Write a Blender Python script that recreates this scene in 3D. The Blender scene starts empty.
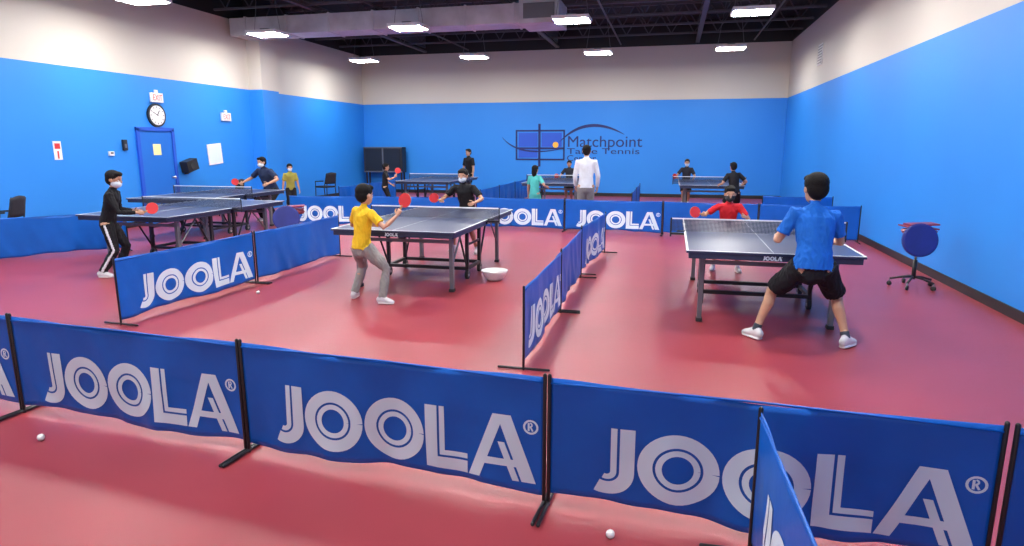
import bpy, math, random
import numpy as np
from mathutils import Vector, Matrix, noise
S=bpy.context.scene
COL=S.collection
random.seed(3)
# ------------------------------------------------------------ materials
def mat(name,col,rough=.6,metal=0,spec=.5,noise_scale=0,noise_amt=.15,bump=0,bump_scale=80,emit=0,alpha=1,sheen=0):
    m=bpy.data.materials.new(name); m.use_nodes=True; nt=m.node_tree; b=nt.nodes['Principled BSDF']
    b.inputs['Base Color'].default_value=(*col,1); b.inputs['Roughness'].default_value=rough
    b.inputs['Metallic'].default_value=metal; b.inputs['Specular IOR Level'].default_value=spec
    if sheen: b.inputs['Sheen Weight'].default_value=sheen
    if emit:
        b.inputs['Emission Color'].default_value=(*col,1); b.inputs['Emission Strength'].default_value=emit
    tc=nt.nodes.new('ShaderNodeTexCoord')
    if noise_scale:
        n=nt.nodes.new('ShaderNodeTexNoise'); n.inputs['Scale'].default_value=noise_scale; n.inputs['Detail'].default_value=5
        nt.links.new(tc.outputs['Object'],n.inputs['Vector'])
        r=nt.nodes.new('ShaderNodeValToRGB')
        r.color_ramp.elements[0].position=.3; r.color_ramp.elements[1].position=.7
        r.color_ramp.elements[0].color=(*[c*(1-noise_amt) for c in col],1)
        r.color_ramp.elements[1].color=(*[min(1,c*(1+noise_amt)) for c in col],1)
        nt.links.new(n.outputs['Fac'],r.inputs['Fac']); nt.links.new(r.outputs['Color'],b.inputs['Base Color'])
    if bump:
        n2=nt.nodes.new('ShaderNodeTexNoise'); n2.inputs['Scale'].default_value=bump_scale; n2.inputs['Detail'].default_value=3
        nt.links.new(tc.outputs['Object'],n2.inputs['Vector'])
        bp=nt.nodes.new('ShaderNodeBump'); bp.inputs['Strength'].default_value=bump; bp.inputs['Distance'].default_value=.01
        nt.links.new(n2.outputs['Fac'],bp.inputs['Height']); nt.links.new(bp.outputs['Normal'],b.inputs['Normal'])
    return m
def wall_mat(name):
    m=mat(name,(.6,.6,.6),rough=.55,bump=.05,bump_scale=60); nt=m.node_tree; b=nt.nodes['Principled BSDF']
    g=nt.nodes.new('ShaderNodeNewGeometry'); sx=nt.nodes.new('ShaderNodeSeparateXYZ'); nt.links.new(g.outputs['Position'],sx.inputs[0])
    def step(z):
        k=nt.nodes.new('ShaderNodeMath'); k.operation='GREATER_THAN'; k.inputs[1].default_value=z; nt.links.new(sx.outputs['Z'],k.inputs[0]); return k
    s1=step(3.17); s2=step(4.86)
    n=nt.nodes.new('ShaderNodeTexNoise'); n.inputs['Scale'].default_value=.6; n.inputs['Detail'].default_value=3; nt.links.new(g.outputs['Position'],n.inputs['Vector'])
    def mix(a,b_,fac,ca=None,cb=None):
        x=nt.nodes.new('ShaderNodeMix'); x.data_type='RGBA'
        if fac is not None: nt.links.new(fac,x.inputs['Factor'])
        if ca: x.inputs['A'].default_value=(*ca,1)
        else: nt.links.new(a,x.inputs['A'])
        if cb: x.inputs['B'].default_value=(*cb,1)
        else: nt.links.new(b_,x.inputs['B'])
        return x
    blue=mix(None,None,n.outputs['Fac'],(.014,.21,.70),(.018,.25,.78))
    x1=mix(blue.outputs['Result'],None,s1.outputs[0],None,(.58,.54,.48))
    x2=mix(x1.outputs['Result'],None,s2.outputs[0],None,(.012,.012,.014))
    nt.links.new(x2.outputs['Result'],b.inputs['Base Color'])
    return m
M={}
M['wall']=wall_mat('painted_wall')
M['floor']=mat('red_rubber_floor',(.315,.042,.054),rough=.30,spec=.45,noise_scale=1.2,noise_amt=.10,bump=.20,bump_scale=260)
M['black']=mat('black_paint',(.012,.012,.014),rough=.45)
M['ceil']=mat('dark_ceiling',(.014,.014,.016),rough=.8)
M['joist']=mat('joist_steel',(.075,.075,.085),rough=.6)
M['duct']=mat('galvanised_duct',(.50,.51,.54),rough=.45,metal=.1,noise_scale=3,noise_amt=.15)
M['fabric']=mat('barrier_fabric',(.002,.105,.50),rough=.42,spec=.35,bump=.55,bump_scale=6,noise_scale=2,noise_amt=.12)
M['print']=mat('white_print',(.66,.78,.90),rough=.5,bump=.4,bump_scale=6)
M['pole']=mat('black_tube',(.01,.01,.012),rough=.35)
M['ttop']=mat('table_top',(.028,.040,.100),rough=.30,spec=.5,noise_scale=3,noise_amt=.05)
M['line']=mat('table_line',(.75,.77,.8),rough=.5)
M['rim']=mat('table_rim',(.02,.03,.07),rough=.4)
M['steel']=mat('grey_steel',(.16,.17,.19),rough=.4,metal=.4)
M['rubber']=mat('black_rubber',(.02,.02,.02),rough=.7)
M['silver']=mat('silver',(.5,.5,.52),rough=.3,metal=.8)
M['white']=mat('white_plastic',(.8,.8,.8),rough=.4)
M['red']=mat('red_rubber',(.62,.025,.03),rough=.5)
M['maroon']=mat('maroon_vinyl',(.20,.010,.035),rough=.45)
M['navy']=mat('navy_vinyl',(.012,.02,.19),rough=.5,noise_scale=6)
M['wood']=mat('blade_wood',(.45,.26,.12),rough=.5,noise_scale=12)
M['lamp']=mat('lamp_glow',(1,.98,.95),emit=108)
M['skin']=mat('skin',(.50,.27,.17),rough=.5,noise_scale=8,noise_amt=.06)
M['hair']=mat('black_hair',(.006,.005,.005),rough=.75,spec=.2,bump=.5,bump_scale=90)
M['eyew']=mat('eye_white',(.8,.8,.8),rough=.2)
M['eyeb']=mat('iris_dark',(.01,.007,.005),rough=.2)
M['lip']=mat('lip',(.35,.10,.09),rough=.5)
M['sole']=mat('shoe_sole',(.75,.75,.74),rough=.6)
def cloth(n,c,**k): return mat(n,c,rough=.8,spec=.2,noise_scale=7,noise_amt=.12,bump=.6,bump_scale=22,**k)
M['yellow']=cloth('yellow_cotton',(.72,.46,.02))
M['blue']=cloth('blue_cotton',(.012,.13,.54))
M['blackc']=cloth('black_cloth',(.012,.012,.015))
M['dark']=cloth('charcoal_cloth',(.03,.03,.04))
M['navyc']=cloth('navy_cloth',(.02,.03,.07))
M['grey']=cloth('grey_cloth',(.26,.25,.24))
M['redc']=cloth('red_cloth',(.55,.02,.03))
M['teal']=cloth('teal_cloth',(.08,.48,.45))
M['whitec']=cloth('white_cloth',(.66,.70,.76))
M['camo']=cloth('camo_cloth',(.32,.30,.06))
M['mask']=mat('face_mask',(.62,.70,.78),rough=.8)
M['maskb']=mat('black_mask',(.02,.02,.025),rough=.8)
M['shoew']=mat('white_shoe',(.60,.61,.63),rough=.6,noise_scale=20,noise_amt=.1)
M['shoeb']=mat('dark_shoe',(.03,.04,.06),rough=.6)
M['door']=mat('blue_door',(.012,.15,.60),rough=.4)
M['royal']=mat('royal_paint',(.012,.09,.58),rough=.5)
M['ink']=mat('navy_paint',(.006,.015,.13),rough=.5)
M['orange']=mat('orange_paint',(.85,.45,.05),rough=.5)
M['paper']=mat('yellow_paper',(.8,.75,.35),rough=.7)
M['glass']=mat('dark_screen',(.02,.022,.026),rough=.15)
M['exitr']=mat('exit_red',(.8,.05,.04),emit=1.0)
def net_mat():
    m=mat('net_mesh',(.03,.035,.05),rough=.8); nt=m.node_tree; b=nt.nodes['Principled BSDF']
    tc=nt.nodes.new('ShaderNodeTexCoord'); sx=nt.nodes.new('ShaderNodeSeparateXYZ'); nt.links.new(tc.outputs['Object'],sx.inputs[0])
    outs=[]
    for ax in 'XZ':
        a=nt.nodes.new('ShaderNodeMath'); a.operation='MULTIPLY'; a.inputs[1].default_value=70; nt.links.new(sx.outputs[ax],a.inputs[0])
        f=nt.nodes.new('ShaderNodeMath'); f.operation='FRACT'; nt.links.new(a.outputs[0],f.inputs[0])
        l=nt.nodes.new('ShaderNodeMath'); l.operation='LESS_THAN'; l.inputs[1].default_value=.35; nt.links.new(f.outputs[0],l.inputs[0]); outs.append(l)
    mx=nt.nodes.new('ShaderNodeMath'); mx.operation='MAXIMUM'; nt.links.new(outs[0].outputs[0],mx.inputs[0]); nt.links.new(outs[1].outputs[0],mx.inputs[1])
    nt.links.new(mx.outputs[0],b.inputs['Alpha']); return m
M['net']=net_mat()
# ------------------------------------------------------------ mesh builder
class MB:
    def __init__(s): s.v=[]; s.f=[]; s.m=[]; s.mats=[]
    def mi(s,k):
        if k not in s.mats: s.mats.append(k)
        return s.mats.index(k)
    def add(s,vs,fs,k):
        o=len(s.v); i=s.mi(k); s.v+= [tuple(v) for v in vs]; s.f+=[tuple(o+j for j in f) for f in fs]; s.m+=[i]*len(fs)
    def box(s,c,size,k,R=None):
        c=Vector(c); h=Vector(size)/2; R=R or Matrix.Identity(3)
        vs=[c+R@Vector((x*h.x,y*h.y,z*h.z)) for z in(-1,1) for y in(-1,1) for x in(-1,1)]
        s.add(vs,[(0,2,3,1),(4,5,7,6),(0,1,5,4),(2,6,7,3),(0,4,6,2),(1,3,7,5)],k)
    def loft(s,rings,k,xdir=(1,0,0),seg=12,cap='flat'):
        vs,fs=ring_mesh(rings,Vector(xdir),seg,cap); s.add(vs,fs,k)
    def tube(s,pts,r,k,seg=8,cap='flat'):
        pts=[Vector(p) for p in pts]
        d=(pts[-1]-pts[0]).normalized() if (pts[-1]-pts[0]).length>1e-6 else Vector((0,0,1))
        x=Vector((1,0,0)) if abs(d.x)<.8 else Vector((0,1,0))
        s.loft([(p,r,r) for p in pts],k,x,seg,cap)
    def ell(s,c,r,k,R=None,seg=14,rg=9):
        vs,fs=ell_mesh(Vector(c),Vector(r),R or Matrix.Identity(3),seg,rg); s.add(vs,fs,k)
    def obj(s,name,parent=None,smooth=False,loc=None,bevel=0,rot=None):
        me=bpy.data.meshes.new(name); me.from_pydata(s.v,[],s.f); me.materials.clear()
        for k in s.mats: me.materials.append(M[k])
        me.polygons.foreach_set('material_index',s.m)
        if smooth: me.polygons.foreach_set('use_smooth',[True]*len(s.f))
        me.update()
        o=bpy.data.objects.new(name,me); COL.objects.link(o)
        if parent: o.parent=parent
        if loc: o.location=loc
        if rot: o.rotation_euler=rot
        if bevel:
            b=o.modifiers.new('bevel','BEVEL'); b.width=bevel; b.segments=2; b.limit_method='ANGLE'
        return o
def ring_mesh(rings,xdir,seg,cap):
    n=len(rings); vs=[]; fs=[]
    C=[Vector(r[0]) for r in rings]
    T=[]
    for i in range(n):
        a=C[max(i-1,0)]; b=C[min(i+1,n-1)]; T.append((b-a).normalized())
    rr=[]
    def fr(t):
        x=xdir-t*xdir.dot(t)
        if x.length<1e-3:
            x=Vector((0,1,0))-t*t.y
            if x.length<1e-3: x=Vector((1,0,0))
        x.normalize(); return x,t.cross(x)
    if cap=='round':
        m=min(rings[0][1],rings[0][2])
        for a in (75,45,20):
            a=math.radians(a); rr.append((C[0]-T[0]*m*math.sin(a),rings[0][1]*math.cos(a),rings[0][2]*math.cos(a),T[0]))
    for i in range(n): rr.append((C[i],rings[i][1],rings[i][2],T[i]))
    if cap=='round':
        m=min(rings[-1][1],rings[-1][2])
        for a in (20,45,75):
            a=math.radians(a); rr.append((C[-1]+T[-1]*m*math.sin(a),rings[-1][1]*math.cos(a),rings[-1][2]*math.cos(a),T[-1]))
    for c,rx,ry,t in rr:
        x,y=fr(t)
        for j in range(seg):
            a=2*math.pi*j/seg; vs.append(c+x*rx*math.cos(a)+y*ry*math.sin(a))
    k=len(rr)
    for i in range(k-1):
        for j in range(seg):
            j2=(j+1)%seg; fs.append((i*seg+j,i*seg+j2,(i+1)*seg+j2,(i+1)*seg+j))
    fs.append(tuple(range(seg-1,-1,-1))); fs.append(tuple((k-1)*seg+j for j in range(seg)))
    return vs,fs
def ell_mesh(c,r,R,seg=14,rg=9):
    vs=[c+R@Vector((0,0,-r.z))]; fs=[]
    for i in range(1,rg):
        p=-math.pi/2+math.pi*i/rg
        for j in range(seg):
            a=2*math.pi*j/seg; vs.append(c+R@Vector((r.x*math.cos(p)*math.cos(a),r.y*math.cos(p)*math.sin(a),r.z*math.sin(p))))
    vs.append(c+R@Vector((0,0,r.z)))
    for j in range(seg):
        fs.append((0,1+(j+1)%seg,1+j)); fs.append((len(vs)-1,len(vs)-1-seg+j,len(vs)-1-seg+(j+1)%seg))
    for i in range(rg-2):
        for j in range(seg):
            a=1+i*seg+j; b=1+i*seg+(j+1)%seg; fs.append((a,b,b+seg,a+seg))
    return vs,fs
def empty(name,loc=(0,0,0),rot=(0,0,0)):
    e=bpy.data.objects.new(name,None); e.empty_display_size=.2; COL.objects.link(e); e.location=loc; e.rotation_euler=rot; return e
def inst(o,parent,name=None):
    n=bpy.data.objects.new(name or o.name.split('.')[0],o.data); COL.objects.link(n); n.parent=parent; n.location=o.location; n.rotation_euler=o.rotation_euler
    for m in o.modifiers:
        if m.type=='BEVEL':
            b=n.modifiers.new('bevel','BEVEL'); b.width=m.width; b.segments=2; b.limit_method='ANGLE'
    return n
def text(body,width,k,parent,loc,rot,name,height=None):
    c=bpy.data.curves.new(name,'FONT'); c.body=body; c.extrude=.002; c.materials.append(M[k]); c.size=1
    o=bpy.data.objects.new(name,c); COL.objects.link(o); bpy.context.view_layer.update()
    w=o.dimensions.x; sc=width/max(w,1e-3); o.scale=(sc,(height/ .72 if height else sc),1)
    o.parent=parent; o.location=loc; o.rotation_euler=rot; return o
# ------------------------------------------------------------ room
XL,XR,YB,YF,ZC=-11.1,3.42,22.2,-3.0,5.6
def wallbox(name,c,size,k='wall'):
    b=MB(); b.box((0,0,0),size,k); return b.obj(name,loc=c)
wallbox('floor',((XL+XR)/2,(YB+YF)/2,-.05),(XR-XL+.4,YB-YF+.4,.1),'floor')
wallbox('wall_back',((XL+XR)/2,YB+.1,ZC/2),(XR-XL+.4,.2,ZC))
wallbox('wall_right',(XR+.1,(YB+YF)/2,ZC/2),(.2,YB-YF,ZC))
wallbox('wall_left',(XL-.1,(YB+YF)/2,ZC/2),(.2,YB-YF,ZC))
wallbox('wall_pilaster_left',(XL+.2,15.95,ZC/2),(.4,.75,ZC))
wallbox('ceiling',((XL+XR)/2,(YB+YF)/2,ZC+.05),(XR-XL+.4,YB-YF+.4,.1),'ceil')
wallbox('baseboard_right',(XR-.008,(YB+YF)/2,.055),(.016,YB-YF,.11),'black')
wallbox('baseboard_back',((XL+XR)/2,YB-.008,.055),(XR-XL,.016,.11),'black')
wallbox('baseboard_left',(XL+.008,(YB+YF)/2,.055),(.016,YB-YF,.11),'black')
# joists
b=MB()
y=.5
while y<22:
    z0,z1=4.98,5.52
    b.box(((XL+XR)/2,y,z1),(XR-XL,.08,.06),'joist'); b.box(((XL+XR)/2,y,z0),(XR-XL,.07,.05),'joist')
    n=22; w=(XR-XL)/n
    for i in range(n):
        x=XL+i*w
        b.tube([(x,y,z1),(x+w/2,y,z0)],.018,'joist',5); b.tube([(x+w/2,y,z0),(x+w,y,z1)],.018,'joist',5)
    y+=1.55
for x in (-8.6,-3.9,.6):
    b.box((x,(YB+YF)/2,4.93),(.12,YB-YF-.1,.05),'joist'); b.box((x,(YB+YF)/2,5.3),(.03,YB-YF-.1,.5),'joist')
for x in (-7,-1.8,2.3): b.tube([(x,YF+.2,4.93),(x,YB-.1,4.93)],.025,'joist',8)
b.obj('ceiling_joists')
# duct
b=MB()
b.box((-7.15,15.15,4.62),(7.6,.75,.42),'duct'); b.box((-3.0,15.15,4.61),(.9,1.1,.50),'duct')
for i in range(7): b.box((-10.5+i*1.15,15.15,4.62),(.05,.80,.46),'duct')
b.box((-3.0,14.59,4.62),(.7,.03,.32),'steel')
b.obj('air_duct',bevel=.01)
# lamps
first=None
for Y in (2.6,6.6,10.4,14.2,19.2):  # the pair of rows nearest the camera is unseen, added to illuminate the hall
    for X in (-9.5,-5.9,-2.2,1.4):
        e=empty('ceiling_light',(X,Y,4.28))
        if first is None:
            b=MB(); b.box((0,0,.05),(.78,.62,.07),'white'); b.box((0,0,.11),(.2,.3,.06),'steel')
            for sx in(-.35,.35): b.tube([(sx,0,.08),(sx*.5,0,1.27)],.006,'steel',5)
            h=b.obj('housing',e)
            b=MB(); b.box((-.185,0,.008),(.33,.54,.012),'lamp'); b.box((.185,0,.008),(.33,.54,.012),'lamp'); p=b.obj('led_panels',e); first=(h,p)
        else: inst(first[0],e); inst(first[1],e)
# ------------------------------------------------------------ left wall things
RL=(math.pi/2,0,math.pi/2); RR=(math.pi/2,0,-math.pi/2)
e=empty('door_1',(XL,12.12,0),RL)
b=MB(); b.box((-.50,1.02,.02),(.08,2.12,.06),'royal'); b.box((.50,1.02,.02),(.08,2.12,.06),'royal'); b.box((0,2.06,.02),(1.08,.08,.06),'royal'); b.obj('frame',e,bevel=.004)
b=MB(); b.box((0,1.01,.008),(.92,2.0,.03),'door'); b.obj('leaf',e,bevel=.004)
b=MB(); b.tube([(.38,1,.02),(.38,1,.08)],.02,'silver',10); b.ell((.38,1,.09),(.035,.035,.03),'silver'); b.obj('knob',e,smooth=True)
b=MB(); b.box((.0,1.62,.026),(.22,.24,.004),'paper'); b.obj('notice',e)
e=empty('wall_clock',(XL,12.2,2.36),RL)
b=MB(); b.tube([(0,0,0),(0,0,.05)],.25,'black',40); b.tube([(0,0,.045),(0,0,.054)],.21,'white',40)
for i in range(12):
    a=i*math.pi/6; b.box((.175*math.sin(a),.175*math.cos(a),.056),(.012,.035,.003),'black',Matrix.Rotation(-a,3,'Z'))
b.box((.03,.05,.058),(.016,.13,.004),'black',Matrix.Rotation(-.6,3,'Z')); b.box((-.05,.03,.061),(.012,.17,.004),'black',Matrix.Rotation(1.1,3,'Z'))
b.obj('dial',e)
def exit_sign(loc,rot):
    e=empty('exit_sign',loc,rot); b=MB(); b.box((0,0,.03),(.34,.2,.05),'white'); b.box((0,.13,.03),(.08,.07,.04),'white'); b.obj('box',e,bevel=.005)
    text('EXIT',.26,'exitr',e,(-.13,-.06,.057),(0,0,0),'lettering',.13)
exit_sign((XL,12.25,2.74),RL); exit_sign((XL,14.5,2.42),RL)
e=empty('wall_sign',(XL,9.73,1.62),RL); b=MB(); b.box((0,0,.006),(.16,.34,.01),'white'); b.box((0,.08,.012),(.11,.1,.004),'red'); b.box((0,-.08,.012),(.03,.14,.004),'red'); b.obj('plate',e)
e=empty('poster_board',(XL,14.0,1.5),RL); b=MB(); R=Matrix.Rotation(.08,3,'Z'); b.box((0,0,.01),(.5,.5,.02),'white',R); b.box((.0,.0,.022),(.43,.43,.003),'print',R); b.obj('board',e)
e=empty('wall_speaker',(XL,12.95,1.2),RL); b=MB(); b.box((0,.05,.12),(.36,.26,.2),'black',Matrix.Rotation(.25,3,'Z')); b.box((0,.0,.02),(.1,.3,.04),'black'); b.tube([(0,.05,.22),(0,.05,.235)],.09,'rubber',16); b.obj('cabinet',e,bevel=.01)
e=empty('thermostat',(XL,10.9,1.55),RL); b=MB(); b.box((0,0,.02),(.12,.09,.04),'white'); b.box((0,.01,.042),(.07,.03,.004),'glass'); b.obj('body',e,bevel=.005)
e=empty('wall_phone',(XL,11.25,1.72),RL); b=MB(); b.box((0,0,.03),(.1,.22,.05),'black'); b.box((0,-.02,.057),(.05,.08,.005),'steel'); b.obj('body',e,bevel=.01)
e=empty('wall_vent',(XR,17.8,3.9),RR); b=MB(); b.box((0,0,.01),(.5,.5,.02),'white'); 
for i in range(7): b.box((0,-.2+i*.066,.025),(.42,.02,.012),'steel')
b.obj('grille',e)
e=empty('wall_outlet',(XR,7.1,.42),RR); b=MB(); b.box((0,0,.006),(.08,.12,.012),'white'); b.box((0,.03,.013),(.03,.03,.003),'steel'); b.box((0,-.03,.013),(.03,.03,.003),'steel'); b.obj('plate',e)
# ------------------------------------------------------------ logo
LG=empty('wall_logo',(0,YB,0))
def px(x,y): return (-5.73+(x-505)/28.3, 2.30-(y-128)/29.6)
def lbar(b,x0,y0,x1,y1,k,d=.008):
    a=px(x0,y0); c=px(x1,y1); b.box(((a[0]+c[0])/2,-d/2-.001,(a[1]+c[1])/2),(abs(c[0]-a[0]),d,abs(c[1]-a[1])),k)
b=MB()
lbar(b,519,133,538,147,'royal'); lbar(b,542,133,562,147,'royal'); lbar(b,519,150,538,158,'royal')
for q in ((516,130,565,131.6),(516,159,565,160.6),(516,130,517.6,160.6),(563.5,130,565,160.6),(538.7,124,541,167),(516,147.5,565,149.5)): lbar(b,*q,'ink',.012)
def arc(b,pts,w,k,y=-.016):
    n=24; P=[]
    for i in range(n+1):
        t=i/n; x=(1-t)**2*pts[0][0]+2*t*(1-t)*pts[1][0]+t*t*pts[2][0]; yy=(1-t)**2*pts[0][1]+2*t*(1-t)*pts[1][1]+t*t*pts[2][1]
        X,Z=px(x,yy); P.append((X,Z,w*(.12+math.sin(math.pi*t)**.8)))
    vs=[];fs=[]
    for i,(X,Z,ww) in enumerate(P):
        a=P[max(i-1,0)]; c=P[min(i+1,n)]; d=Vector((c[0]-a[0],c[1]-a[1])).normalized(); nx,nz=-d.y,d.x
        vs+= [(X+nx*ww/2,y,Z+nz*ww/2),(X-nx*ww/2,y,Z-nz*ww/2)]
    for i in range(n): fs.append((2*i,2*i+1,2*i+3,2*i+2))
    b.add(vs,fs,k)
arc(b,[(502,137),(518,158),(562,149)],.05,'ink'); arc(b,[(560,142),(586,114),(622,135)],.09,'ink')
X,Z=px(556,145); b.tube([(X,-.022,Z),(X,-.004,Z)],.10,'orange',24)
b.obj('emblem',LG)
R0=(math.pi/2,0,0)
for s_,w_,xx,yy,hh in (('Matchpoint',2.5,567,147,.38),('Table Tennis',2.45,567,154,.20),('Center',1.0,567,161,.20)):
    X,Z=px(xx,yy); text(s_,w_,'ink',LG,(X,-.004,Z),R0,'lettering',hh)
# display cabinet at back wall
e=empty('display_cabinet',(-10.15,21.85,0)); b=MB()
b.box((0,0,1.2),(1.5,.35,.9),'black'); 
for x in (-.36,.36): b.box((x,-.18,1.2),(.64,.02,.74),'glass')
b.box((0,-.19,1.2),(.05,.03,.86),'steel'); b.box((0,-.19,1.63),(1.5,.03,.04),'steel'); b.box((0,-.19,.77),(1.5,.03,.04),'steel')
for x in (-.68,.68):
    for yy in(-.12,.12): b.box((x,yy,.38),(.05,.05,.76),'black')
b.obj('cabinet',e,bevel=.006)
# ------------------------------------------------------------ barriers
def letters():
    out=[]
    def stroke(P,w):
        L=[]
        for i,p in enumerate(P):
            a=P[max(i-1,0)]; c=P[min(i+1,len(P)-1)]; d=Vector((c[0]-a[0],c[1]-a[1])).normalized()
            L.append(((p[0]-d.y*w/2,p[1]+d.x*w/2),(p[0]+d.y*w/2,p[1]-d.x*w/2)))
        out.append(L)
    def seg(a,b_,n=12): return [(a[0]+(b_[0]-a[0])*i/n,a[1]+(b_[1]-a[1])*i/n) for i in range(n+1)]
    def arcp(cx,cy,r,a0,a1,n=14,sy=1): return [(cx+r*math.cos(math.radians(a0+(a1-a0)*i/n)),cy+sy*r*math.sin(math.radians(a0+(a1-a0)*i/n))) for i in range(n+1)]
    def slant(x0,y0,x1,y1,w,n=12):
        out.append([((x0+(x1-x0)*i/n,y0+(y1-y0)*i/n),(x0+(x1-x0)*i/n+w,y0+(y1-y0)*i/n)) for i in range(n+1)])
    # J
    stroke(seg((.42,1),(.42,.355))+arcp(.16,.355,.26,0,-118)[1:],.19)
    stroke(seg((.25,1),(.25,.355))+arcp(.16,.355,.09,0,-118)[1:],.08)
    x=.55
    for k in range(2):
        cx=x+.5
        o1=arcp(cx,.5,.405,0,360,40); stroke(o1[:-1]+[o1[0]],.19)
        o1=arcp(cx,.5,.235,0,360,32); stroke(o1[:-1]+[o1[0]],.08)
        x+=1.03
    # L
    stroke(seg((x+.095,1),(x+.095,0)),.19); stroke(seg((x+.18,.095),(x+.66,.095),8),.19)
    stroke(seg((x+.265,1),(x+.265,.225)),.08); stroke(seg((x+.225,.265),(x+.66,.265),8),.08)
    x+=.68
    # A
    slant(x,0,x+.37,1,.17); slant(x+.80,0,x+.43,1,.21); slant(x+.665,0,x+.447,.58,.10)
    stroke(seg((x+.2,.27),(x+.72,.27),8),.11)
    stroke(arcp(x+.93,.86,.095,0,360,20),.03)
    stroke(seg((x+.90,.80),(x+.90,.92),3),.028); stroke(arcp(x+.92,.892,.028,90,-90,6),.022); stroke(seg((x+.92,.87),(x+.96,.80),3),.025)
    return out,x+1.05
LET,LW=letters()
def barrier(p0,p1,sides=(1,),h=.65,seed=0,t0=.12,t1=.985):
    p0=Vector((*p0,0)); p1=Vector((*p1,0)); d=p1-p0; L=d.length-.022; ang=math.atan2(d.y,d.x)
    e=empty('court_barrier',(p0+d/2),(0,0,ang))
    rnd=random.Random(seed); ph=[rnd.uniform(0,6) for _ in range(5)]; am=rnd.uniform(1.2,1.8)
    def W(x,z):
        u=(x+L/2)/L; env=math.sin(math.pi*min(max(u,0),1))**.5; v=1-z/h
        c=abs(noise.noise(Vector((x*3.2+seed*7+z*1.6,z*1.1,seed))))
        return am*env*(.004*math.sin(x*9+ph[0])+ .012*v*math.sin(x*5.2+ph[1]+z*1.5)+.006*v*math.sin(x*15+ph[2]-z*4)+.003*math.sin(x*27+z*9+ph[3])*v+.016*c*(.3+v))
    def top(x): return h-.008-.010*math.cos(2*math.pi*x/L)
    b=MB(); nx,nz=110,18; vs=[];fs=[]
    for i in range(nx+1):
        x=-L/2+.008+(L-.016)*i/nx
        for j in range(nz+1):
            zb=.055+.012*math.sin(x*4+ph[4])+.005*math.sin(x*13+ph[3]); z=zb+(top(x)-zb)*j/nz; vs.append((x,W(x,z),z))
    for i in range(nx):
        for j in range(nz):
            a=i*(nz+1)+j; fs.append((a,a+nz+1,a+nz+2,a+1))
    b.add(vs,fs,'fabric'); f=b.obj('fabric',e,smooth=True); sm=f.modifiers.new('thick','SOLIDIFY'); sm.thickness=.002; sm.offset=0
    b=MB()
    for sx in(-1,1):
        x=sx*(L/2)
        b.tube([(x,0,.0),(x,0,h+.012)],.010,'pole',8,'round')
        b.tube([(x,-.20,.013),(x,.20,.013)],.010,'pole',8,'round')
    b.tube([(-L/2,0,h-.024),(-L/4,0,h-.014),(0,0,h-.010),(L/4,0,h-.014),(L/2,0,h-.024)],.006,'fabric',8)
    b.obj('frame',e,smooth=True)
    sc=.34; tw=(t1-t0)*L; kx=tw/LW
    for s in sides:
        b=MB()
        for st in LET:
            vs=[];fs=[]
            for (a,c) in st:
                for k in range(4):
                    q=k/3; ux=(a[0]+(c[0]-a[0])*q)*kx; uz=(a[1]+(c[1]-a[1])*q)*sc+.10
                    x=(-L/2+t0*L+ux)
                    if s<0: x=-x
                    vs.append((x,W(x,uz)-s*.0045,uz))
            for i in range(len(st)-1):
                for k in range(3):
                    a=i*4+k; fs.append((a,a+1,a+5,a+4))
            b.add(vs,fs,'print')
        b.obj('lettering',e,smooth=True)
    return e
sd=1
for p0,p1,s in [((-5.85,3.22),(-4.06,3.06),(1,)),((-4.06,3.06),(-2.28,2.93),(1,)),((-2.28,2.93),(-.52,2.80),(1,)),((-.52,2.80),(1.32,2.71),(1,)),((1.33,2.70),(3.1,2.76),()),
    ((.40,2.64),(.46,.90),(1,)),
    ((-1.05,4.62),(-1.06,6.42),(1,)),((-1.07,6.46),(-1.10,8.25),()),((-1.13,8.45),(-1.00,10.35),(1,)),
    ((-5.14,4.92),(-5.04,6.92),(1,)),((-5.04,6.94),(-5.0,9.0),()),
    ((-3.95,12.85),(-2.07,12.84),(1,)),((-2.07,12.84),(-.13,12.7),(1,)),((-.13,12.7),(1.6,12.6),()),((1.6,12.6),(3.3,12.5),()),
    ((-8.0,12.3),(-6.3,12.55),(1,)),((-6.3,12.55),(-3.97,12.85),()),
    ((-10.95,5.9),(-9.75,7.3),()),((-9.75,7.3),(-8.75,8.75),()),
    ((-8.4,15.2),(-8.4,17.0),()),((-8.4,17.0),(-8.4,18.8),()),
    ((-4.5,15.0),(-4.5,16.8),()),((-4.5,16.8),(-4.5,18.6),()),((-4.5,18.6),(-4.5,20.4),()),
    ((-.85,14.8),(-.85,16.6),()),((-.85,16.6),(-.85,18.4),()),
    ((1.9,14.6),(3.3,14.6),())]:
    sd+=1; barrier(p0,p1,s,seed=sd)
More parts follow.
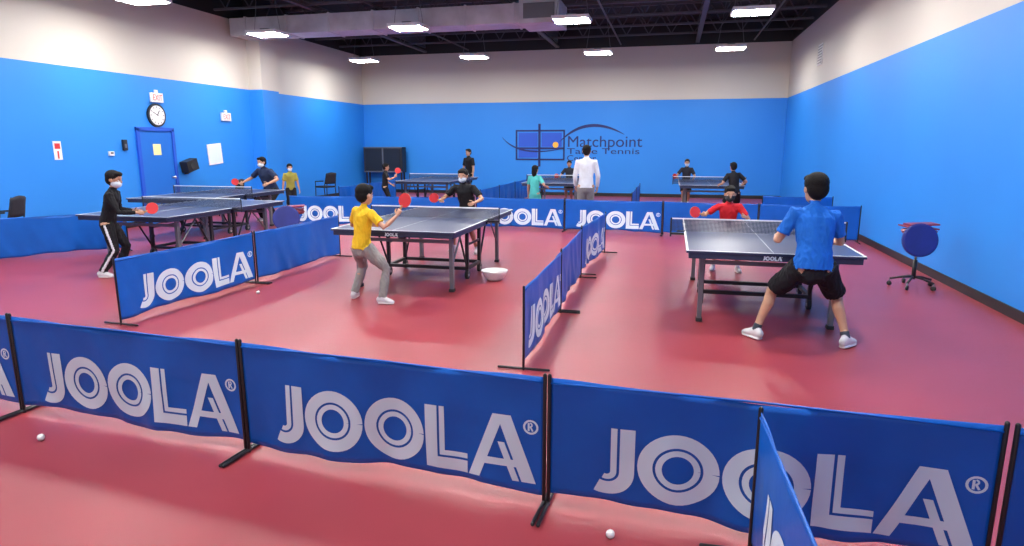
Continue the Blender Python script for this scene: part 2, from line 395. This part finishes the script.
# ------------------------------------------------------------ tables
def table(cx,y0,first=[None],label=False):
    e=empty('table_tennis_table',(cx,y0+1.37,0))
    if first[0] is None:
        parts=[]
        b=MB(); 
        for s in(-1,1): b.box((0,s*.6875,.749),(1.525,1.365,.022),'ttop')
        parts.append(b.obj('top',e,bevel=.003))
        b=MB(); z=.7605
        for s in(-1,1): b.box((s*.7525,0,z),(.02,2.74,.002),'line'); b.box((0,s*1.36,z),(1.525,.02,.002),'line')
        b.box((0,0,z),(.004,2.72,.002),'line'); parts.append(b.obj('lines',e))
        b=MB()
        for s in(-1,1):
            b.box((0,s*1.345,.712),(1.48,.02,.052),'rim'); b.box((0,s*.04,.712),(1.48,.02,.05),'rim')
            for q in(-1,1): b.box((q*.73,s*.69,.712),(.02,1.32,.052),'rim')
            b.box((0,s*.69,.715),(1.46,.03,.03),'rim')
        parts.append(b.obj('apron',e,bevel=.002))
        b=MB()
        for s in(-1,1):
            for q in(-1,1):
                b.box((q*.60,s*1.02,.36),(.045,.06,.66),'steel'); b.box((q*.60,s*1.02,.02),(.06,.075,.035),'rubber')
                b.tube([(q*.60,s*1.02,.30),(q*.60,s*.62,.69)],.013,'steel',6)
                b.box((q*.55,s*.27,.40),(.04,.05,.58),'black')
                b.tube([(q*.55,s*.27,.14),(q*.55,s*.62,.69)],.014,'black',6)
                b.tube([(q*.55-.02,s*.27,.06),(q*.55+.02,s*.27,.06)],.06,'rubber',16); b.tube([(q*.55-.024,s*.27,.06),(q*.55+.024,s*.27,.06)],.025,'silver',10)
                b.box((q*.55,s*.27,.10),(.05,.04,.06),'steel')
            b.box((0,s*1.02,.60),(1.18,.03,.04),'steel'); b.box((0,s*.27,.14),(1.1,.045,.04),'black'); b.box((0,s*.27,.66),(1.1,.03,.03),'black')
        for q in(-1,1): b.box((q*.55,0,.14),(.04,.54,.04),'black'); b.box((q*.55,0,.45),(.02,.52,.03),'black')
        parts.append(b.obj('undercarriage',e,bevel=.002))
        b=MB(); b.add([(-.9,0,.762),(.9,0,.762),(.9,0,.90),(-.9,0,.90)],[(0,1,2,3)],'net')
        parts.append(b.obj('net',e))
        b=MB(); b.box((0,0,.9065),(1.8,.006,.014),'line')
        for q in(-1,1): b.tube([(q*.91,0,.70),(q*.91,0,.915)],.009,'black',8); b.box((q*.83,0,.735),(.17,.05,.02),'black'); b.box((q*.80,0,.763),(.09,.05,.008),'black')
        parts.append(b.obj('net_posts_and_tape',e)); first[0]=parts
    else:
        for p in first[0]: inst(p,e)
    if label:
        b=MB(); k=.04
        for st in LET:
            vs=[];fs=[]
            for a,c in st: vs+=[(a[0]*k*.95-.09,-1.357,a[1]*k+.692),(c[0]*k*.95-.09,-1.357,c[1]*k+.692)]
            for i in range(len(st)-1): fs.append((2*i,2*i+1,2*i+3,2*i+2))
            b.add(vs,fs,'print')
        b.obj('lettering',e)
    return e
table(.93,6.08,label=True); table(-3.08,6.72,label=True); table(-7.35,7.25); table(-8.95,9.75)
table(-6.5,16.2); table(-3.0,16.2); table(.95,16.2)
# ------------------------------------------------------------ small things
def ball(x,y):
    b=MB(); b.ell((0,0,.02),(.02,.02,.02),'white',seg=20,rg=12); b.obj('table_tennis_ball',smooth=True,loc=(x,y,0))
for p in ((-3.56,2.76),(-.19,2.60),(-4.66,6.41)): ball(*p)
b=MB(); prof=[(.07,0),(.09,.0),(.12,.03),(.155,.09),(.165,.13),(.172,.132),(.17,.12),(.15,.075),(.11,.03),(.08,.015),(.0,.013)]
vs=[];fs=[];sg=32
for r,z in prof:
    for j in range(sg): a=2*math.pi*j/sg; vs.append((r*math.cos(a),r*math.sin(a),z))
for i in range(len(prof)-1):
    for j in range(sg): fs.append((i*sg+j,i*sg+(j+1)%sg,(i+1)*sg+(j+1)%sg,(i+1)*sg+j))
b.add(vs,fs,'white'); b.ell((.03,.0,.04),(.02,.02,.02),'white'); b.ell((-.04,.02,.04),(.02,.02,.02),'white'); b.obj('plastic_bowl',smooth=True,loc=(-2.17,7.85,0))
def stand(x,y,rot):
    e=empty('rolling_stool',(x,y,0),(0,0,rot)); b=MB()
    for i in range(5):
        a=i*2*math.pi/5+.3; c,s=math.cos(a),math.sin(a)
        b.tube([(0,0,.13),(c*.12,s*.12,.12),(c*.25,s*.25,.085)],.014,'black',8); b.tube([(c*.25-s*.012,s*.25+c*.012,.028),(c*.25+s*.012,s*.25-c*.012,.028)],.028,'rubber',14); b.tube([(c*.25,s*.25,.085),(c*.25,s*.25,.03)],.008,'steel',6)
    b.tube([(0,0,.10),(0,0,.34)],.024,'black',12); b.tube([(0,0,.34),(0,0,.66)],.014,'silver',12); b.obj('base',e,smooth=True)
    b=MB(); b.loft([((0,0,.655),.08,.08),((0,0,.665),.18,.15),((0,0,.70),.20,.17),((.0,0,.715),.18,.15)],'maroon',seg=28)
    b.box((.0,.03,.74),(.36,.26,.015),'maroon',Matrix.Rotation(.06,3,'Y')); b.box((.03,.03,.775),(.32,.22,.02),'maroon',Matrix.Rotation(-.05,3,'Y')); b.obj('seat',e,smooth=False)
    R=Matrix.Rotation(math.radians(80),3,'X'); n=R@Vector((0,0,1))
    b=MB(); c=Vector((-.07,-.2,.61)); b.loft([(c-n*.02,.18,.18),(c-n*.012,.20,.20),(c+n*.012,.20,.20),(c+n*.02,.18,.18)],'navy',seg=32); b.tube([c,(0,0,.60)],.012,'steel',8); b.obj('round_pad',e)
stand(2.95,8.68,.1); stand(-5.75,8.9,.5)
def chair(x,y,rot):
    e=empty('mesh_back_chair',(x,y,0),(0,0,rot)); b=MB()
    for q in(-1,1):
        b.tube([(q*.22,-.2,.0),(q*.22,-.18,.44)],.013,'black'); b.tube([(q*.22,.24,.0),(q*.22,.2,.44),(q*.2,.26,.7),(q*.17,.29,.88)],.013,'black')
        b.tube([(q*.24,-.16,.62),(q*.24,.2,.64)],.016,'black')
        b.tube([(q*.24,-.16,.62),(q*.22,-.18,.44)],.012,'black')
    b.obj('frame',e,smooth=True)
    b=MB(); b.box((0,0,.455),(.44,.44,.05),'dark'); b.obj('seat',e,bevel=.02)
    b=MB(); vs=[];fs=[]
    for i in range(9):
        for j in range(6):
            u=-1+i/4; vs.append((u*.2,.22+.06*j/5+.03*(1-u*u),.55+.35*j/5*(1-.12*u*u)))
    for i in range(8):
        for j in range(5): a=i*6+j; fs.append((a,a+6,a+7,a+1))
    b.add(vs,fs,'dark'); o=b.obj('backrest',e,smooth=True); m=o.modifiers.new('t','SOLIDIFY'); m.thickness=.02
chair(-10.75,8.25,-1.2); chair(-10.6,13.8,-1.4); chair(-10.4,18.0,-1.9)
# ------------------------------------------------------------ people
def ik(a,b,l1,l2,pole):
    d=b-a; L=min(max(d.length,.02),(l1+l2)*.995); dr=d.normalized(); b=a+dr*L
    x=(l1*l1-l2*l2+L*L)/(2*L); h=math.sqrt(max(l1*l1-x*x,0)); pv=(pole-dr*pole.dot(dr)).normalized()
    return a+dr*x+pv*h,b
def paddle(center,ax,n):
    ax=ax.normalized(); n=(n-ax*n.dot(ax)).normalized(); sx=ax.cross(n)
    R=Matrix((sx,ax,n)).transposed()
    b=MB()
    def disc(z0,z1,r,k):
        vs=[];N=28
        for z in(z0,z1):
            for j in range(N):
                a=2*math.pi*j/N; vs.append((r*math.cos(a),.125+r*1.05*math.sin(a),z))
        b.add(vs,[tuple(range(N-1,-1,-1)),tuple(range(N,2*N))]+[(j,(j+1)%N,N+(j+1)%N,N+j) for j in range(N)],k)
    disc(-.003,.003,.076,'wood'); disc(.003,.007,.074,'red'); disc(-.007,-.003,.074,'rubber')
    b.loft([((0,-.05,0),.016,.011),((0,0,0),.013,.010),((0,.05,0),.014,.010),((0,.07,0),.02,.006)],'wood',(1,0,0),10)
    o=b.obj('table_tennis_paddle'); o.matrix_world=Matrix.Translation(center)@R.to_4x4(); return o
def person(name,loc,yaw,H,pose,wear,voxel=.01):
    base=Vector((*loc,0)); cy,sy=math.cos(math.radians(yaw)),math.sin(math.radians(yaw))
    RT=Vector((cy,sy,0)); FW=Vector((-sy,cy,0)); UP=Vector((0,0,1))
    D=lambda v: RT*v[0]+FW*v[1]+UP*v[2]
    Pt=lambda v: D(v)*H
    W=wear.get('w',1.0)
    prims=[]
    def L(rings,k,xd,cap='round'): prims.append(('L',[(Vector(c),rx,ry) for c,rx,ry in rings],k,Vector(xd),cap))
    def E(c,r,R,k): prims.append(('E',c,Vector(r),R,k))
    top,bot=wear['top'],wear['bottom']
    p=Pt(pose.get('pelvis',(0,0,.525))); s=D((*pose.get('lean',(0,.03)),1)).normalized()
    tw=math.radians(pose.get('twist',0)); sl=(RT*math.cos(tw)+FW*math.sin(tw)); sl=(sl-s*sl.dot(s)).normalized()
    bend=D((0,1,0))*pose.get('hunch',.0)
    def sp(t): return p+s*t*H-bend*(math.sin(min(t/.315,1)*math.pi))*.05*H
    h=H
    # shirt
    L([(sp(-.035),.096*W*h,.070*W*h),(sp(.02),.090*W*h,.068*W*h),(sp(.09),.083*W*h,.060*W*h),(sp(.17),.090*W*h,.064*W*h),(sp(.235),.096*W*h,.066*W*h),(sp(.275),.088*W*h,.052*W*h),(sp(.300),.055*W*h,.042*W*h),(sp(.315),.036*h,.034*h)],top,sl,'flat')
    hl=RT
    L([(p-UP*.055*h,.078*W*h,.060*W*h),(p,.086*W*h,.064*W*h),(p+s*.05*h,.078*W*h,.056*W*h)],bot,hl)
    # neck, head
    nb=sp(.30); look=D(pose.get('look',(0,1,-.1))).normalized()
    hh=.132*h*wear.get('hs',1.08)
    nd=(s+UP*.8+look*.15).normalized()
    hc=nb+nd*(.5*hh+.024*h)
    L([(nb-s*.02*h,.032*h,.032*h),(nb+nd*.03*h,.028*h,.029*h),(hc-nd*.18*hh,.027*h,.028*h)],'skin',sl)
    f=look; lt=UP.cross(f).normalized(); u=f.cross(lt).normalized()
    HR=Matrix((lt,f,u)).transposed()
    hp=lambda a,b_,c: hc+(lt*a+f*b_+u*c)*hh
    E(hp(0,-.04,.12),(.34*hh,.42*hh,.38*hh),HR,'skin'); E(hp(0,.09,-.18),(.27*hh,.29*hh,.32*hh),HR,'skin')
    E(hp(0,.40,-.06),(.05*hh,.07*hh,.09*hh),HR,'skin')
    for q in(-1,1): E(hp(q*.335,-.02,-.03),(.045*hh,.085*hh,.12*hh),HR,'skin')
    E(hp(0,-.09,.19),(.375*hh,.43*hh,.36*hh),HR,'hair'); E(hp(0,-.20,.0),(.345*hh,.28*hh,.37*hh),HR,'hair'); E(hp(0,.18,.36),(.30*hh,.21*hh,.15*hh),HR,'hair')
    if wear.get('hair')=='long': E(hp(0,-.24,-.25),(.33*hh,.22*hh,.55*hh),HR,'hair')
    if wear.get('mask'): E(hp(0,.13,-.22),(.288*hh,.30*hh,.24*hh),HR,wear['mask'])
    det=MB()
    for q in(-1,1):
        det.ell(hp(q*.14,.295,.0),(.058*hh,.05*hh,.035*hh),'eyew',HR,10,7); det.ell(hp(q*.14,.335,.0),(.028*hh,.02*hh,.028*hh),'eyeb',HR,8,6)
        det.ell(hp(q*.145,.33,.10),(.08*hh,.025*hh,.014*hh),'hair',HR,8,6)
    if not wear.get('mask'): det.ell(hp(0,.365,-.27),(.085*hh,.02*hh,.022*hh),'lip',HR,10,6)
    # arms
    paddles=[]
    for side,q in (('L',-1),('R',1)):
        sh=sp(.268)+sl*q*.098*W*h
        wt=Pt(pose.get('hand'+side,(q*.16,.05,.47)))
        pole=D(pose.get('elbow'+side,(q*.5,-.7,-.5)))
        el,wr=ik(sh,wt,.172*h,.148*h,pole)
        root=sp(.262)+sl*q*.05*W*h
        fd=(wr-el).normalized(); ud=(el-sh).normalized(); xd=ud.cross(fd)
        if xd.length<.1: xd=FW
        L([(root,.03*h,.03*h),(sh,.032*h,.032*h),(sh.lerp(el,.5),.027*h,.027*h),(el,.021*h,.021*h),(el.lerp(wr,.3),.0215*h,.0215*h),(wr,.0135*h,.0125*h)],'skin',xd)
        if wear.get('sleeve','short')=='short':
            e_=sh.lerp(el,.72); L([(root,.040*h,.038*h),(sh,.040*h,.039*h),(sh.lerp(el,.4),.036*h,.038*h),(e_,.037*h,.041*h)],top,xd,'flat')
        else:
            L([(root,.038*h,.038*h),(sh,.038*h,.038*h),(sh.lerp(el,.5),.033*h,.033*h),(el,.029*h,.029*h),(el.lerp(wr,.5),.026*h,.026*h),(el.lerp(wr,.93),.021*h,.021*h)],top,xd,'flat')
        hd=D(pose['hdir'+side]).normalized() if 'hdir'+side in pose else fd
        pn=D(pose.get('palm'+side,(-q,.1,-.2))); pn=(pn-hd*pn.dot(hd)).normalized()
        sdv=pn.cross(hd)
        if sdv.dot(UP+FW*.8)<0: sdv=-sdv
        L([(wr,.0125*h,.011*h),(wr+hd*.02*h,.019*h,.0105*h),(wr+hd*.048*h,.021*h,.009*h)],'skin',sdv)
        grip='paddle'+side in pose; cu=math.radians(68 if grip else 24)
        for i,(o_,ln) in enumerate(((.0155,.040),(.0052,.045),(-.0052,.042),(-.0150,.033))):
            c=wr+hd*.045*h+sdv*o_*h; pts=[(c,.0052*h,.0052*h)]; a=cu*.35
            for kf,fr_ in enumerate((.42,.32,.26)):
                a+=cu*(.5 if kf==0 else .75); c=c+(hd*math.cos(a)+pn*math.sin(a))*ln*fr_*h; r=(.0049,.0044,.0036)[kf]*h; pts.append((c,r,r))
            det.loft(pts,'skin',sdv,8,'round')
        c=wr+hd*.014*h+sdv*.014*h; t1=(hd*.6+sdv*.75+pn*.35).normalized(); t2=(hd*.85+sdv*(.0 if grip else .35)+pn*(.8 if grip else .35)).normalized()
        det.loft([(c,.0072*h,.0068*h),(c+t1*.022*h,.006*h,.006*h),(c+t1*.022*h+t2*.022*h,.0045*h,.0045*h)],'skin',hd,8,'round')
        if grip:
            pa=pose['paddle'+side]; gc=wr+hd*.050*h+pn*.014*h
            paddles.append((base+gc,D(pa[0]),D(pa[1])))
    # legs
    for side,q in (('L',-1),('R',1)):
        fx,fy,fa=pose.get('foot'+side,(q*.06,0,q*-8)); fz=0
        fd=D((-math.sin(math.radians(fa)),math.cos(math.radians(fa)),0)); fs_=UP.cross(fd)
        an=Pt((fx,fy,.050)); hj=p-UP*.02*h+hl*q*.046*W*h
        pole=(fd*.8+FW*.6+D(pose.get('knee'+side,(0,0,0))))
        kn,an2=ik(hj,an,.245*h,.240*h,pole); an=an2
        calf=kn.lerp(an,.3)-fd*.008*h
        L([(hj,.052*h,.054*h),(hj.lerp(kn,.5),.046*h,.048*h),(kn,.031*h,.033*h),(calf,.031*h,.034*h),(kn.lerp(an,.65),.023*h,.024*h),(an,.018*h,.021*h)],'skin',hl)
        if wear['legs']=='long':
            L([(hj+UP*.0*h,.060*W*h,.062*W*h),(hj.lerp(kn,.5),.052*W*h,.054*W*h),(kn,.041*h,.043*h),(kn.lerp(an,.4),.038*h,.040*h),(kn.lerp(an,.97),.033*h,.037*h)],bot,hl,'flat')
            if wear.get('stripe'):
                o=hl*q*1.0
                pts=[(hj+o*.058*W*h),(hj.lerp(kn,.5)+o*.050*W*h),(kn+o*.039*h),(kn.lerp(an,.4)+o*.036*h),(kn.lerp(an,.95)+o*.032*h)]
                L([(v,.005*h,.009*h) for v in pts],wear['stripe'],hl,'flat')
        else:
            L([(hj,.062*W*h,.064*W*h),(hj.lerp(kn,.4),.062*h,.063*h),(hj.lerp(kn,.86),.060*h,.062*h)],bot,hl,'flat')
            L([(kn.lerp(an,.84),.0235*h,.0265*h),(an,.023*h,.025*h)],wear.get('sock','whitec'),hl,'flat')
        g=Vector((an.x,an.y,0))
        shp=[(-.030,.021,.027),(-.01,.024,.034),(.02,.024,.028),(.052,.027,.021),(.078,.024,.016),(.090,.016,.012)]
        L([(g+fd*a*h+UP*(rz+.008)*h,rx*h,rz*h) for a,rx,rz in shp],wear.get('shoe','shoew'),fs_)
        L([(g+fd*a*h+UP*.0085*h,(rx+.001)*h,.0085*h) for a,rx,rz in shp],'sole',fs_)
    # mesh
    vs=[];fs=[]
    for pr in prims:
        o=len(vs)
        if pr[0]=='L': v,f_=ring_mesh(pr[1],pr[3],18,pr[4])
        else: v,f_=ell_mesh(pr[1],pr[2],pr[3],20,14)
        vs+=[tuple(x) for x in v]; fs+=[tuple(o+j for j in ff) for ff in f_]
    me=bpy.data.meshes.new('tmp'); me.from_pydata(vs,[],fs); me.update()
    ob=bpy.data.objects.new('tmp',me); COL.objects.link(ob)
    m=ob.modifiers.new('r','REMESH'); m.mode='VOXEL'; m.voxel_size=voxel; m.adaptivity=0
    m=ob.modifiers.new('s','SMOOTH'); m.factor=.5; m.iterations=2
    dg=bpy.context.evaluated_depsgraph_get(); r=bpy.data.meshes.new_from_object(ob.evaluated_get(dg))
    bpy.data.objects.remove(ob)
    nv=len(r.vertices); co=np.empty(nv*3); r.vertices.foreach_get('co',co); co=co.reshape(-1,3)
    nf=len(r.polygons); fc=np.empty(nf*3); r.polygons.foreach_get('center',fc); fc=fc.reshape(-1,3)
    no=np.empty(nv*3); r.vertices.foreach_get('normal',no); no=no.reshape(-1,3)
    keys=[]; best=np.full(nf,1e9); bi=np.zeros(nf,int)
    for pr in prims:
        k=pr[2] if pr[0]=='L' else pr[4]
        if k not in keys: keys.append(k)
        ki=keys.index(k)
        if pr[0]=='E':
            R=np.array(pr[3]); q=(fc-np.array(pr[1]))@R; rr=np.array(pr[2]); d=(np.sqrt(((q/rr)**2).sum(1))-1)*rr.min()
        else:
            R_=pr[1]; d=np.full(nf,1e9); xd=np.array(pr[3]); n=len(R_)
            for i in range(n-1):
                a=np.array(R_[i][0]); b2=np.array(R_[i+1][0]); ab=b2-a; ln=np.linalg.norm(ab)+1e-9; t_=ab/ln
                x=xd-t_*xd.dot(t_); x/= (np.linalg.norm(x)+1e-9); y_=np.cross(t_,x)
                q=fc-a; tt=q@t_/ln; tc=np.clip(tt,0,1); rx=R_[i][1]+(R_[i+1][1]-R_[i][1])*tc; ry=R_[i][2]+(R_[i+1][2]-R_[i][2])*tc
                dz=np.abs(tt-tc)*ln; mm=np.minimum(rx,ry); rad=np.sqrt((q@x/rx)**2+(q@y_/ry)**2)
                if pr[4]=='flat' and (i==0 or i==n-2):
                    end=((tt<0)&(i==0))|((tt>1)&(i==n-2))
                    dd=np.where(end,np.maximum((rad-1)*mm,dz),(np.sqrt(rad**2+(dz/mm)**2)-1)*mm)
                else: dd=(np.sqrt(rad**2+(dz/mm)**2)-1)*mm
                d=np.minimum(d,dd)
        if k in ('hair','whitec','mask','maskb') and k!=top: d=d-.0015
        u_=d<best; best[u_]=d[u_]; bi[u_]=ki
    F=[tuple(pp.vertices) for pp in r.polygons]
    clothk=[i for i,k in enumerate(keys) if k in (top,bot)]
    cv=np.zeros(nv,bool)
    for i,ff in enumerate(F):
        if bi[i] in clothk:
            for j in ff: cv[j]=True
    if voxel<.011:
        for i in np.nonzero(cv)[0]:
            c=co[i]; v=Vector((c[0]*13,c[1]*13,c[2]*7+c[0]*5)); dd=noise.noise(v)*.010+abs(noise.noise(v*2.1))*-.013
            co[i]=c+no[i]*dd
    hv=MB(); hv.v=[tuple(c) for c in co]; hv.f=F; hv.mats=list(keys); hv.m=[int(x) for x in bi]
    o=len(hv.v); hv.v+=det.v
    hv.f+=[tuple(o+j for j in f2) for f2 in det.f]; hv.m+=[hv.mi(det.mats[k]) for k in det.m]
    bpy.data.meshes.remove(r)
    ob=hv.obj(name,smooth=True,loc=tuple(base))
    for c,a,n in paddles: paddle(c,a,n)
    return ob
# main players
person('boy_in_yellow_shirt',(-3.26,6.38),-22,1.33,dict(pelvis=(-.01,-.01,.485),lean=(.04,.10),twist=-8,look=(.1,1,-.12),
    footL=(-.17,.02,30),footR=(.18,.02,-60),handR=(.27,.13,.73),elbowR=(.6,-.3,-.8),hdirR=(.3,.35,.8),palmR=(-.6,.6,0),paddleR=((.45,.2,.85),(.25,-1,.1)),
    handL=(-.14,.20,.62),elbowL=(-.8,-.3,-.6)),dict(top='yellow',bottom='grey',legs='long',hs=1.3,w=1.08),.0065)
person('player_in_blue_shirt',(1.20,5.80),8,1.58,dict(pelvis=(.0,.0,.465),lean=(.05,.30),twist=6,look=(-.1,1,-.15),hunch=.3,
    footL=(-.235,.12,30),footR=(.21,.0,-48),handL=(-.13,.24,.57),elbowL=(-.5,-.1,-1),handR=(.12,.26,.57),elbowR=(.6,-.2,-1),paddleR=((.1,.6,.6),(-.3,1,.2))),
    dict(top='blue',bottom='blackc',legs='shorts',shoe='shoew',sock='shoeb',w=1.12,hs=1.25),.0065)
person('player_in_red_shirt',(.78,9.22),180,1.24,dict(pelvis=(0,-.04,.47),lean=(0,.30),look=(0,1,-.2),footL=(-.13,.05,15),footR=(.13,0,-15),
    handR=(.28,.16,.645),elbowR=(.8,-.3,-.6),handL=(-.16,.2,.63),paddleR=((.6,.3,.2),(0,1,.3))),dict(top='redc',bottom='navyc',legs='shorts',mask='maskb',hs=1.3,w=1.1),.009)
person('player_in_black_tracksuit',(-7.22,6.88),-62,1.42,dict(pelvis=(.0,.02,.51),lean=(.05,.27),look=(.2,1,-.2),footL=(-.07,.04,10),footR=(.08,-.05,-15),
    handR=(.10,.30,.60),elbowR=(.3,-.8,-.5),handL=(-.10,.22,.60),paddleR=((.0,.8,.4),(1,0,.3))),dict(top='blackc',sleeve='long',bottom='blackc',legs='long',stripe='whitec',mask='mask',hs=1.2),.009)
person('player_in_black_shirt',(-3.2,9.85),172,1.45,dict(pelvis=(0,-.05,.47),lean=(0,.30),look=(-.1,1,-.15),footL=(-.15,.03,15),footR=(.15,0,-15),
    handR=(.20,.20,.60),handL=(-.20,.2,.58),elbowR=(.8,-.3,-.6),elbowL=(-.8,-.3,-.6),paddleR=((.5,.5,.3),(0,1,.3))),dict(top='blackc',bottom='blackc',legs='shorts',mask='mask',hs=1.15,w=1.1),.010)
person('coach_in_dark_shirt',(-8.85,12.85),165,1.66,dict(pelvis=(0,-.05,.44),lean=(0,.40),look=(0,1,-.1),footL=(-.15,.03,15),footR=(.15,0,-15),
    handR=(.26,.2,.54),handL=(-.24,.2,.54),elbowR=(1,-.2,-.6),elbowL=(-1,-.3,-.6),paddleR=((.5,.5,.3),(0,1,.3))),dict(top='navyc',bottom='blackc',legs='long',mask='mask',w=1.2,hs=1.05),.012)
person('man_in_white_shirt',(-1.72,13.4),10,1.74,dict(look=(.1,1,-.05),handL=(-.12,.10,.50),handR=(.14,.06,.49)),dict(top='whitec',sleeve='long',bottom='grey',legs='long',hs=1.05,shoe='shoeb',w=1.0),.011)
person('man_in_black_shirt',(-6.2,19.5),150,1.62,dict(look=(0,1,-.05)),dict(top='blackc',bottom='blackc',legs='long',hs=1.05),.014)
person('girl_in_teal_dress',(-3.0,14.3),-15,1.26,dict(handR=(.2,.12,.62)),dict(top='teal',bottom='teal',legs='shorts',hair='long',hs=1.2),.012)
person('player_in_charcoal_shirt',(.42,19.4),180,1.36,dict(pelvis=(0,-.02,.50),lean=(0,.15),handR=(.2,.2,.6),handL=(-.15,.2,.58),paddleR=((.5,.5,.3),(0,1,.3))),dict(top='dark',bottom='blackc',legs='shorts',mask='mask',hs=1.15),.014)
person('player_in_black_jersey',(1.42,15.75),20,1.38,dict(pelvis=(0,-.02,.49),lean=(-.05,.15),footL=(-.13,0,20),footR=(.13,0,-20),handR=(.22,.1,.6),handL=(-.2,.15,.58),paddleR=((.5,.5,.3),(0,1,.3))),dict(top='blackc',bottom='blackc',legs='shorts',hs=1.15),.012)
person('boy_in_black_shirt',(-7.35,15.75),-60,1.24,dict(handR=(.16,.2,.72),hdirR=(.1,.3,.8),palmR=(-.7,.3,0),paddleR=((0,.4,.8),(1,-.2,0)),lean=(0,.08),handL=(-.12,.16,.55)),dict(top='blackc',bottom='blackc',legs='long',hs=1.2),.012)
person('boy_in_camouflage_shirt',(-9.35,14.5),-140,1.26,dict(lean=(0,.1)),dict(top='camo',bottom='blackc',legs='long',mask='mask',hs=1.15),.013)
person('player_in_dark_shirt',(-3.0,19.4),180,1.30,dict(pelvis=(0,-.02,.50),lean=(0,.15),handR=(.2,.2,.6),handL=(-.15,.2,.58),paddleR=((.5,.5,.3),(0,1,.3))),dict(top='dark',bottom='blackc',legs='shorts',hs=1.15),.014)
# ------------------------------------------------------------ world + camera
w=bpy.data.worlds.new('world'); S.world=w; w.use_nodes=True; w.node_tree.nodes['Background'].inputs[0].default_value=(.9,.93,1,1); w.node_tree.nodes['Background'].inputs[1].default_value=1.0
cam=bpy.data.cameras.new('camera'); cam.sensor_width=36; cam.lens=22.5; co=bpy.data.objects.new('camera',cam); COL.objects.link(co)
co.location=(0,0,1.72); co.rotation_euler=(math.radians(90-11.31),0,math.radians(13.86)); S.camera=co
cam.clip_start=.05
S.view_settings.view_transform='Standard'
